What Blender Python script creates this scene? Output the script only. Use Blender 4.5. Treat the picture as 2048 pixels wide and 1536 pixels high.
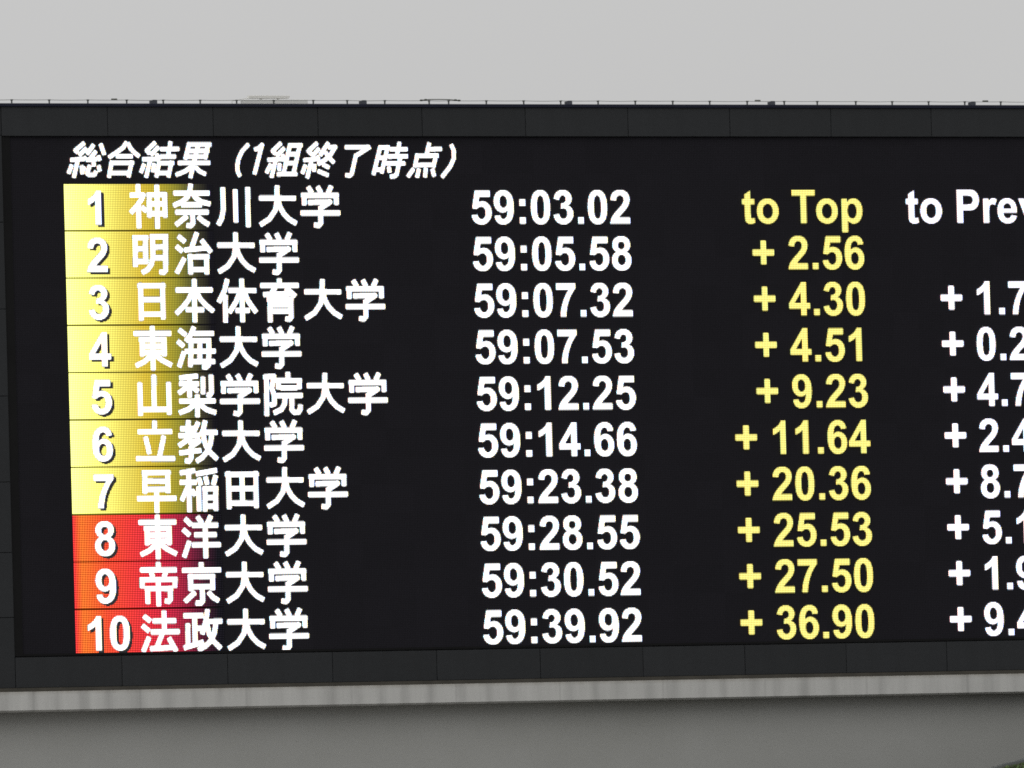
import bpy, bmesh, math, random
import numpy as np
from mathutils import Vector, Matrix

random.seed(7)
R = math.radians
for o in list(bpy.data.objects):
    bpy.data.objects.remove(o)
scene = bpy.context.scene
C = scene.collection

# ------------------------------------------------------------------ camera
Z0 = 12.5                      # height above the ground of the top of the first result row
PIT = 0.016                    # LED pitch of the display, metres
cam_data = bpy.data.cameras.new('camera')
cam = bpy.data.objects.new('camera', cam_data)
C.objects.link(cam)
cam.location = (-41.8573, -104.809, -6.9743 + Z0)
yaw, pitch, roll = -0.4151, 0.0449, -0.0276
fwd = Vector((-math.sin(yaw) * math.cos(pitch), math.cos(yaw) * math.cos(pitch), math.sin(pitch)))
r0 = Vector((math.cos(yaw), math.sin(yaw), 0))
u0 = r0.cross(fwd)
rr = r0 * math.cos(roll) + u0 * math.sin(roll)
uu = -r0 * math.sin(roll) + u0 * math.cos(roll)
cam.matrix_world = Matrix((
    (rr.x, uu.x, -fwd.x, cam.location.x),
    (rr.y, uu.y, -fwd.y, cam.location.y),
    (rr.z, uu.z, -fwd.z, cam.location.z),
    (0, 0, 0, 1)))
cam_data.sensor_fit = 'HORIZONTAL'
cam_data.sensor_width = 36.0
cam_data.lens = 25234.8 / 2048 * 36.0
cam_data.clip_start = 1.0
cam_data.clip_end = 5000
scene.camera = cam

# ------------------------------------------------------------------ sky
SUN_EL, SUN_AZ = R(38), R(215)          # sun behind the cloud, over the viewer's left shoulder
world = bpy.data.worlds.new('World')
scene.world = world
world.use_nodes = True
wn, wl = world.node_tree.nodes, world.node_tree.links
wn.clear()
w_out = wn.new('ShaderNodeOutputWorld')
w_bg = wn.new('ShaderNodeBackground')
w_bg.inputs['Strength'].default_value = 0.1
w_sky = wn.new('ShaderNodeTexSky')
w_sky.sky_type = 'NISHITA'
w_sky.sun_disc = False
w_sky.sun_elevation = SUN_EL
w_sky.sun_rotation = SUN_AZ
w_sky.dust_density = 4.0
w_hsv = wn.new('ShaderNodeHueSaturation')
w_hsv.inputs['Saturation'].default_value = 0.06
wl.new(w_sky.outputs[0], w_hsv.inputs['Color'])
# cloud deck: overcast sky, three times brighter overhead than at the horizon
w_tc = wn.new('ShaderNodeTexCoord')
w_sep = wn.new('ShaderNodeSeparateXYZ')
wl.new(w_tc.outputs['Generated'], w_sep.inputs[0])
w_map = wn.new('ShaderNodeMapRange')
w_map.inputs['From Min'].default_value = 0.0
w_map.inputs['From Max'].default_value = 1.0
w_map.inputs['To Min'].default_value = 5.30
w_map.inputs['To Max'].default_value = 14.0
wl.new(w_sep.outputs['Z'], w_map.inputs['Value'])
w_noise = wn.new('ShaderNodeTexNoise')
w_noise.inputs['Scale'].default_value = 14.0
w_noise.inputs['Detail'].default_value = 4.0
wl.new(w_tc.outputs['Generated'], w_noise.inputs['Vector'])
w_nm = wn.new('ShaderNodeMapRange')
w_nm.inputs['To Min'].default_value = 0.97
w_nm.inputs['To Max'].default_value = 1.03
wl.new(w_noise.outputs['Fac'], w_nm.inputs['Value'])
w_mul = wn.new('ShaderNodeMath'); w_mul.operation = 'MULTIPLY'
wl.new(w_map.outputs[0], w_mul.inputs[0]); wl.new(w_nm.outputs[0], w_mul.inputs[1])
w_col = wn.new('ShaderNodeCombineXYZ')
for i, k in enumerate((1.0, 1.0, 0.995)):
    m = wn.new('ShaderNodeMath'); m.operation = 'MULTIPLY'; m.inputs[1].default_value = k
    wl.new(w_mul.outputs[0], m.inputs[0]); wl.new(m.outputs[0], w_col.inputs[i])
w_mix = wn.new('ShaderNodeMix'); w_mix.data_type = 'RGBA'
w_mix.inputs['Factor'].default_value = 0.90
wl.new(w_hsv.outputs[0], w_mix.inputs['A']); wl.new(w_col.outputs[0], w_mix.inputs['B'])
wl.new(w_mix.outputs['Result'], w_bg.inputs['Color'])
wl.new(w_bg.outputs[0], w_out.inputs['Surface'])

# ------------------------------------------------------------------ sun (soft, overcast)
sun_data = bpy.data.lights.new('sun', 'SUN')
sun_data.energy = 0.5
sun_data.angle = R(40)
sun_data.color = (1.0, 0.97, 0.92)
sun = bpy.data.objects.new('sun', sun_data)
C.objects.link(sun)
sd = Vector((math.sin(SUN_AZ) * math.cos(SUN_EL), math.cos(SUN_AZ) * math.cos(SUN_EL), math.sin(SUN_EL)))
sun.rotation_euler = sd.to_track_quat('Z', 'Y').to_euler()
sun.location = (-30, -60, 60)

scene.view_settings.view_transform = 'Standard'
scene.view_settings.look = 'None'
scene.view_settings.exposure = 0.0
scene.view_settings.gamma = 1.0
scene.view_settings.use_curve_mapping = False
scene.render.engine = 'CYCLES'
scene.cycles.use_denoising = False
scene.cycles.filter_width = 1.7
scene.cycles.max_bounces = 6


# ------------------------------------------------------------------ helpers
def tag(o, label=None, cat=None, group=None, kind=None):
    if label: o['label'] = label
    if cat: o['category'] = cat
    if group: o['group'] = group
    if kind: o['kind'] = kind
    return o


def empty(name, loc):
    o = bpy.data.objects.new(name, None)
    o.empty_display_size = 0.2
    o.location = loc
    C.objects.link(o)
    return o


def link_mesh(name, me, mats, parent=None):
    for m in (mats if isinstance(mats, (list, tuple)) else [mats]):
        me.materials.append(m)
    o = bpy.data.objects.new(name, me)
    C.objects.link(o)
    if parent is not None:
        o.parent = parent
    return o


def bm_obj(name, bm, mats, parent=None, bevel=0.0):
    if bevel:
        bmesh.ops.bevel(bm, geom=[e for e in bm.edges], offset=bevel, segments=2, affect='EDGES', profile=0.5)
    bmesh.ops.recalc_face_normals(bm, faces=bm.faces)
    me = bpy.data.meshes.new(name)
    bm.to_mesh(me); bm.free()
    return link_mesh(name, me, mats, parent)


def box(bm, x0, x1, y0, y1, z0, z1):
    vs = [bm.verts.new(p) for p in ((x0, y0, z0), (x1, y0, z0), (x1, y1, z0), (x0, y1, z0),
                                    (x0, y0, z1), (x1, y0, z1), (x1, y1, z1), (x0, y1, z1))]
    for f in ((0, 1, 5, 4), (1, 2, 6, 5), (2, 3, 7, 6), (3, 0, 4, 7), (4, 5, 6, 7), (3, 2, 1, 0)):
        bm.faces.new([vs[i] for i in f])
    return vs


def prism(bm, pts, axis, a, b):
    """closed outline pts (2-D) pushed along an axis from a to b"""
    def P(p, t):
        return {'x': (t, p[0], p[1]), 'y': (p[0], t, p[1]), 'z': (p[0], p[1], t)}[axis]
    A = [bm.verts.new(P(p, a)) for p in pts]
    B = [bm.verts.new(P(p, b)) for p in pts]
    n = len(pts)
    for i in range(n):
        bm.faces.new((A[i], A[(i + 1) % n], B[(i + 1) % n], B[i]))
    bm.faces.new(A); bm.faces.new(B[::-1])


def tube(bm, pts, r, n=8):
    rings = []
    for i, p in enumerate(pts):
        p = Vector(p)
        d = (Vector(pts[min(i + 1, len(pts) - 1)]) - Vector(pts[max(i - 1, 0)])).normalized()
        s = d.orthogonal().normalized(); t = d.cross(s)
        rad = r[i] if isinstance(r, (list, tuple)) else r
        rings.append([bm.verts.new(p + (s * math.cos(2 * math.pi * k / n) + t * math.sin(2 * math.pi * k / n)) * rad) for k in range(n)])
    for a, b in zip(rings, rings[1:]):
        # align the rings so the tube does not twist
        off = min(range(n), key=lambda q: (a[0].co - b[q].co).length)
        for k in range(n):
            bm.faces.new((a[k], a[(k + 1) % n], b[(k + 1 + off) % n], b[(k + off) % n]))
    bm.faces.new(rings[0][::-1]); bm.faces.new(rings[-1])


# ------------------------------------------------------------------ materials
def new_mat(name):
    m = bpy.data.materials.new(name)
    m.use_nodes = True
    nt = m.node_tree
    return m, nt.nodes, nt.links, nt.nodes['Principled BSDF']


def math_node(n, l, op, a, b=None, c=None):
    x = n.new('ShaderNodeMath'); x.operation = op
    for i, v in enumerate((a, b, c)):
        if v is None: continue
        if isinstance(v, (int, float)): x.inputs[i].default_value = v
        else: l.new(v, x.inputs[i])
    return x.outputs[0]


def noise(n, l, scale, detail=4.0, rough=0.55, stretch=None, coord='Object'):
    tc = n.new('ShaderNodeTexCoord')
    t = n.new('ShaderNodeTexNoise')
    t.inputs['Scale'].default_value = scale
    t.inputs['Detail'].default_value = detail
    t.inputs['Roughness'].default_value = rough
    if stretch:
        mp = n.new('ShaderNodeMapping'); mp.inputs['Scale'].default_value = stretch
        l.new(tc.outputs[coord], mp.inputs['Vector']); l.new(mp.outputs[0], t.inputs['Vector'])
    else:
        l.new(tc.outputs[coord], t.inputs['Vector'])
    return t.outputs['Fac']


def ramp(n, l, fac, stops):
    r = n.new('ShaderNodeValToRGB')
    e = r.color_ramp.elements
    while len(e) < len(stops): e.new(0.5)
    for el, (p, c) in zip(e, stops):
        el.position = p; el.color = (*c, 1)
    l.new(fac, r.inputs['Fac'])
    return r.outputs['Color']


def mixc(n, l, fac, a, b, mode='MIX'):
    m = n.new('ShaderNodeMix'); m.data_type = 'RGBA'; m.blend_type = mode
    for k, v in (('Factor', fac), ('A', a), ('B', b)):
        if isinstance(v, (int, float)): m.inputs[k].default_value = v
        elif isinstance(v, tuple): m.inputs[k].default_value = (*v, 1)
        else: l.new(v, m.inputs[k])
    return m.outputs['Result']


def mat_plain(name, col, rough=0.6, var=0.15, scale=3.0, metallic=0.0, stretch=None, bump=0.0, spec=0.5):
    m, n, l, b = new_mat(name)
    f = noise(n, l, scale, 5.0, 0.6, stretch)
    lo = tuple(c * (1 - var) for c in col); hi = tuple(c * (1 + var) for c in col)
    l.new(ramp(n, l, f, [(0.3, lo), (0.7, hi)]), b.inputs['Base Color'])
    b.inputs['Roughness'].default_value = rough
    b.inputs['Metallic'].default_value = metallic
    b.inputs['Specular IOR Level'].default_value = spec
    if bump:
        bp = n.new('ShaderNodeBump'); bp.inputs['Strength'].default_value = bump
        bp.inputs['Distance'].default_value = 0.01
        l.new(noise(n, l, scale * 12, 4.0), bp.inputs['Height']); l.new(bp.outputs[0], b.inputs['Normal'])
    return m


M = {}
M['shell'] = mat_plain('cabinet_shell_paint', (0.018, 0.019, 0.020), 0.7, spec=0.1)
M['trim'] = mat_plain('screen_trim_black', (0.0062, 0.0062, 0.0066), 0.7, spec=0.1)
M['coping'] = mat_plain('coping_sheet', (0.0075, 0.0090, 0.0200), 0.5, 0.25, 4.0, spec=0.15)
M['holder'] = mat_plain('wire_holder_metal', (0.060, 0.066, 0.062), 0.6, 0.2, 30.0)
M['wire'] = mat_plain('conductor_wire', (0.20, 0.205, 0.20), 0.5, 0.15, 20.0)
M['splice'] = mat_plain('splice_sleeve', (0.05, 0.056, 0.045), 0.6, 0.3, 40.0)
M['clip'] = mat_plain('wire_clip', (0.13, 0.135, 0.12), 0.6, 0.3, 40.0)
M['jbox'] = mat_plain('junction_box_paint', (0.030, 0.034, 0.046), 0.5, 0.3, 25.0)
M['hatch'] = mat_plain('roof_hatch_paint', (0.60, 0.60, 0.575), 0.5, 0.06, 3.0)
M['hatch_lid'] = mat_plain('roof_hatch_lid_paint', (0.66, 0.655, 0.62), 0.5, 0.06, 3.0)
M['foot_strip'] = mat_plain('base_strip_dark', (0.034, 0.031, 0.025), 0.7, 0.25, 5.0, spec=0.15)


def panel_mat():
    """dark blue-grey coated metal; tone drifts a little from panel to panel, faint runs of dirt"""
    m, n, l, b = new_mat('cladding_panel_paint')
    oi = n.new('ShaderNodeObjectInfo')
    f = noise(n, l, 1.1, 5.0, 0.6)
    c = ramp(n, l, f, [(0.25, (0.0158, 0.0172, 0.0192)), (0.75, (0.0196, 0.0212, 0.0234))])
    streak = noise(n, l, 1.0, 3.0, 0.5, (9.0, 9.0, 0.5))
    k = n.new('ShaderNodeMapRange'); k.inputs['To Min'].default_value = 0.90; k.inputs['To Max'].default_value = 1.10
    l.new(streak, k.inputs['Value'])
    k2 = n.new('ShaderNodeMapRange'); k2.inputs['To Min'].default_value = 0.90; k2.inputs['To Max'].default_value = 1.10
    l.new(oi.outputs['Random'], k2.inputs['Value'])
    grain = noise(n, l, 55.0, 2.0, 0.7)
    k3 = n.new('ShaderNodeMapRange'); k3.inputs['To Min'].default_value = 0.84; k3.inputs['To Max'].default_value = 1.16
    l.new(grain, k3.inputs['Value'])
    v = math_node(n, l, 'MULTIPLY', k.outputs[0], k2.outputs[0])
    v = math_node(n, l, 'MULTIPLY', v, k3.outputs[0])
    vm = n.new('ShaderNodeVectorMath'); vm.operation = 'SCALE'
    l.new(c, vm.inputs[0]); l.new(v, vm.inputs['Scale'])
    l.new(vm.outputs[0], b.inputs['Base Color'])
    b.inputs['Roughness'].default_value = 0.62
    b.inputs['Specular IOR Level'].default_value = 0.18
    return m


LEDGE_TOP, JOINT_X = Z0 - 4.5540, 37.2 * PIT + 4.0 + 16.384


def concrete_mat(name, lo, hi, streaks=False):
    m, n, l, b = new_mat(name)
    f = noise(n, l, 0.9, 6.0, 0.6)
    c = ramp(n, l, f, [(0.3, lo), (0.7, hi)])
    g = noise(n, l, 60.0, 3.0, 0.7)
    k = n.new('ShaderNodeMapRange'); k.inputs['To Min'].default_value = 0.88; k.inputs['To Max'].default_value = 1.12
    l.new(g, k.inputs['Value'])
    v = k.outputs[0]
    if streaks:
        # soft grey water marks of uneven width, a joint every metre, brown dirt along the upper lip
        tc = n.new('ShaderNodeTexCoord')
        sp = n.new('ShaderNodeSeparateXYZ'); l.new(tc.outputs['Object'], sp.inputs[0])
        wob = noise(n, l, 1.7, 3.0, 0.6, (1.0, 1.0, 0.1))
        x = math_node(n, l, 'MULTIPLY_ADD', wob, 0.34, sp.outputs['X'])
        s = math_node(n, l, 'COSINE', math_node(n, l, 'MULTIPLY', x, 2 * math.pi / 0.262))
        s = math_node(n, l, 'MULTIPLY_ADD', s, 0.5, 0.5)
        s = math_node(n, l, 'POWER', s, 2.5)
        amt = noise(n, l, 2.3, 3.0, 0.7, (1.0, 1.0, 0.2))
        amt = math_node(n, l, 'MAXIMUM', math_node(n, l, 'MULTIPLY_ADD', amt, 0.60, -0.16), 0.0)
        s = math_node(n, l, 'MULTIPLY', s, amt)
        fine = noise(n, l, 9.0, 4.0, 0.7, (1.0, 1.0, 0.12))
        s = math_node(n, l, 'ADD', s, math_node(n, l, 'MULTIPLY_ADD', fine, 0.34, -0.12))
        jn = math_node(n, l, 'PINGPONG', math_node(n, l, 'ADD', sp.outputs['X'], JOINT_X), 0.512)
        jl = math_node(n, l, 'LESS_THAN', jn, 0.011)
        s = math_node(n, l, 'ADD', s, math_node(n, l, 'MULTIPLY', jl, 0.10))
        s = math_node(n, l, 'SUBTRACT', 1.0, s)
        v = math_node(n, l, 'MULTIPLY', v, s)
        lip = n.new('ShaderNodeMapRange')
        lip.inputs['From Min'].default_value = LEDGE_TOP - 0.034; lip.inputs['From Max'].default_value = LEDGE_TOP + 0.002
        l.new(sp.outputs['Z'], lip.inputs['Value'])
        dirt = math_node(n, l, 'MULTIPLY', lip.outputs[0], math_node(n, l, 'MULTIPLY_ADD', noise(n, l, 14.0, 4.0, 0.7), 1.3, -0.15))
        c = mixc(n, l, math_node(n, l, 'MULTIPLY', dirt, 0.75), c, (0.20, 0.175, 0.13))
    vm = n.new('ShaderNodeVectorMath'); vm.operation = 'SCALE'
    l.new(c, vm.inputs[0]); l.new(v, vm.inputs['Scale'])
    l.new(vm.outputs[0], b.inputs['Base Color'])
    b.inputs['Roughness'].default_value = 0.85
    bp = n.new('ShaderNodeBump'); bp.inputs['Strength'].default_value = 0.25; bp.inputs['Distance'].default_value = 0.004
    l.new(g, bp.inputs['Height']); l.new(bp.outputs[0], b.inputs['Normal'])
    return m


M['panel'] = panel_mat()
M['wall'] = concrete_mat('painted_concrete_wall', (0.250, 0.253, 0.240), (0.282, 0.285, 0.275))
M['ledge'] = concrete_mat('concrete_ledge', (0.392, 0.392, 0.378), (0.440, 0.440, 0.428), True)
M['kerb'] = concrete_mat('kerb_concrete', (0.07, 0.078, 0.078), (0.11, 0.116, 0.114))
M['soil'] = mat_plain('bank_soil', (0.030, 0.034, 0.016), 0.9, 0.4, 6.0)
M['field'] = mat_plain('bounce_ground', (0.24, 0.23, 0.215), 0.9, 0.15, 0.4)  # unseen ground, made pale grey to bounce light onto the wall


def leaf_mat():
    m, n, l, b = new_mat('grass_blade')
    oi = n.new('ShaderNodeAttribute'); oi.attribute_name = 'tone'; oi.attribute_type = 'GEOMETRY'
    c = ramp(n, l, oi.outputs['Fac'], [(0.0, (0.020, 0.040, 0.008)), (0.5, (0.055, 0.105, 0.020)), (1.0, (0.13, 0.19, 0.055))])
    l.new(c, b.inputs['Base Color'])
    b.inputs['Roughness'].default_value = 0.6
    return m


M['grass'] = leaf_mat()


def led_mask(n, l, floor, gain, px, pz, power=1.0):
    """brightness of one LED lamp across its cell of the display grid (period = LED pitch)"""
    tc = n.new('ShaderNodeTexCoord')
    sp = n.new('ShaderNodeSeparateXYZ'); l.new(tc.outputs['Object'], sp.inputs[0])
    def bump(v, ph):
        a = math_node(n, l, 'MULTIPLY_ADD', v, 2 * math.pi / PIT, -2 * math.pi * ph)
        return math_node(n, l, 'MULTIPLY_ADD', math_node(n, l, 'COSINE', a), 0.5, 0.5)
    mx = bump(sp.outputs['X'], px); mz = bump(sp.outputs['Z'], pz)
    p = math_node(n, l, 'MULTIPLY', mx, mz)
    if power != 1.0: p = math_node(n, l, 'POWER', p, power)
    return math_node(n, l, 'MULTIPLY_ADD', p, gain, floor)


def led_mat(name, col, strength, floor=0.55, gain=1.8, attr='level', fringe=0.25):
    """lit LEDs: red, green and blue lamps sit side by side in every cell"""
    m, n, l, b = new_mat(name)
    n.remove(b)
    out = n['Material Output']
    at = n.new('ShaderNodeAttribute'); at.attribute_name = attr; at.attribute_type = 'GEOMETRY'
    cx = n.new('ShaderNodeCombineXYZ')
    for i, ph in enumerate((0.5 - fringe, 0.5, 0.5 + fringe)):
        msk = led_mask(n, l, floor, gain, ph, 0.5)
        l.new(math_node(n, l, 'MULTIPLY', msk, col[i]), cx.inputs[i])
    em = n.new('ShaderNodeEmission')
    l.new(cx.outputs[0], em.inputs['Color'])
    l.new(math_node(n, l, 'MULTIPLY', at.outputs['Fac'], strength), em.inputs['Strength'])
    l.new(em.outputs[0], out.inputs['Surface'])
    return m


def led_cell_mat(name, floor, gain, hot):
    """lit LED field whose content colour varies over the field (vertex colour = picture content, painted bloom and daylight)"""
    m, n, l, b = new_mat(name)
    n.remove(b)
    out = n['Material Output']
    at = n.new('ShaderNodeAttribute'); at.attribute_name = 'content'; at.attribute_type = 'GEOMETRY'
    sp = n.new('ShaderNodeSeparateXYZ'); l.new(at.outputs['Vector'], sp.inputs[0])
    cx = n.new('ShaderNodeCombineXYZ')
    for i in range(3):
        msk = led_mask(n, l, floor, gain, 0.5, 0.5, hot)
        l.new(math_node(n, l, 'MULTIPLY', sp.outputs[i], msk), cx.inputs[i])
    em = n.new('ShaderNodeEmission')
    l.new(cx.outputs[0], em.inputs['Color'])
    l.new(em.outputs[0], out.inputs['Surface'])
    return m


def screen_mat():
    """unlit display face: black louvred modules, every 16-LED module a shade apart"""
    m, n, l, b = new_mat('display_face_black')
    tc = n.new('ShaderNodeTexCoord')
    mp = n.new('ShaderNodeMapping'); mp.inputs['Scale'].default_value = (1 / (16 * PIT),) * 3
    mp.inputs['Location'].default_value = (0.003, 0.5, 0.66)
    l.new(tc.outputs['Object'], mp.inputs['Vector'])
    fl = n.new('ShaderNodeVectorMath'); fl.operation = 'FLOOR'; l.new(mp.outputs[0], fl.inputs[0])
    wn_ = n.new('ShaderNodeTexWhiteNoise'); wn_.noise_dimensions = '3D'; l.new(fl.outputs[0], wn_.inputs['Vector'])
    c = ramp(n, l, wn_.outputs['Value'], [(0.0, (0.0070, 0.0064, 0.0096)), (1.0, (0.0083, 0.0076, 0.0112))])
    msk = led_mask(n, l, 0.72, 0.95, 0.5, 0.5)
    gr = noise(n, l, 45.0, 2.0, 0.7)
    k3 = n.new('ShaderNodeMapRange'); k3.inputs['To Min'].default_value = 0.85; k3.inputs['To Max'].default_value = 1.15
    l.new(gr, k3.inputs['Value'])
    vm = n.new('ShaderNodeVectorMath'); vm.operation = 'SCALE'
    l.new(c, vm.inputs[0]); l.new(math_node(n, l, 'MULTIPLY', msk, k3.outputs[0]), vm.inputs['Scale'])
    l.new(vm.outputs[0], b.inputs['Base Color'])
    b.inputs['Roughness'].default_value = 0.75
    b.inputs['Specular IOR Level'].default_value = 0.15
    return m


M['screen'] = screen_mat()
M['led_white'] = led_mat('led_white', (1.0, 1.0, 1.0), 1.55)
M['led_white_cool'] = led_mat('led_white_cool', (1.0, 0.97, 1.08), 1.5)
M['led_yellow'] = led_mat('led_yellow', (1.0, 0.90, 0.245), 1.10, 0.58, 1.65, fringe=0.15)
M['led_off'] = mat_plain('led_dark', (0.016, 0.016, 0.022), 0.7)
M['cell_yellow'] = led_cell_mat('led_field_yellow', 0.62, 1.52, 1.0)
M['cell_red'] = led_cell_mat('led_field_red', 0.42, 3.2, 1.6)

# ------------------------------------------------------------------ ground
bm = bmesh.new()
S = 2500
vs = [bm.verts.new(p) for p in ((-S, -S, 0), (S, -S, 0), (S, S, 0), (-S, S, 0))]
bm.faces.new(vs)
tag(bm_obj('ground', bm, M['field']), kind='structure')

# ------------------------------------------------------------------ stand wall with its ledge
WX0, WX1 = -30.0, 40.0
LT, LB = Z0 - 4.5540, Z0 - 4.7185          # top and underside of the ledge
wall_root = empty('stand_wall', (4.0, 0.5, 0))
tag(wall_root, 'long grey painted concrete wall carrying the scoreboard above its pale ledge', 'wall')


def in_root(o, root):
    """o was built in world coordinates: keep it where it is, parented to root"""
    o.data.transform(Matrix.Translation(-Vector(root.location)))
    o.parent = root
    return o


bm = bmesh.new()
box(bm, WX0, WX1, -0.235, 1.30, 0.0, LB - 0.0165)
in_root(bm_obj('wall_body', bm, M['wall']), wall_root)
bm = bmesh.new()
prism(bm, [(-0.45, LB), (-0.424, LB - 0.016), (1.32, LB - 0.016), (1.32, LT), (-0.449, LT), (-0.45, LT - 0.001)], 'x', WX0, WX1)
in_root(bm_obj('ledge', bm, M['ledge']), wall_root)
# roofed stand deck behind the board so that the wall is not a free-standing slab
bm = bmesh.new()
box(bm, WX0, WX1, 1.302, 6.0, 0.0, LB - 0.05)
in_root(bm_obj('stand_block', bm, M['wall']), wall_root)

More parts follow.
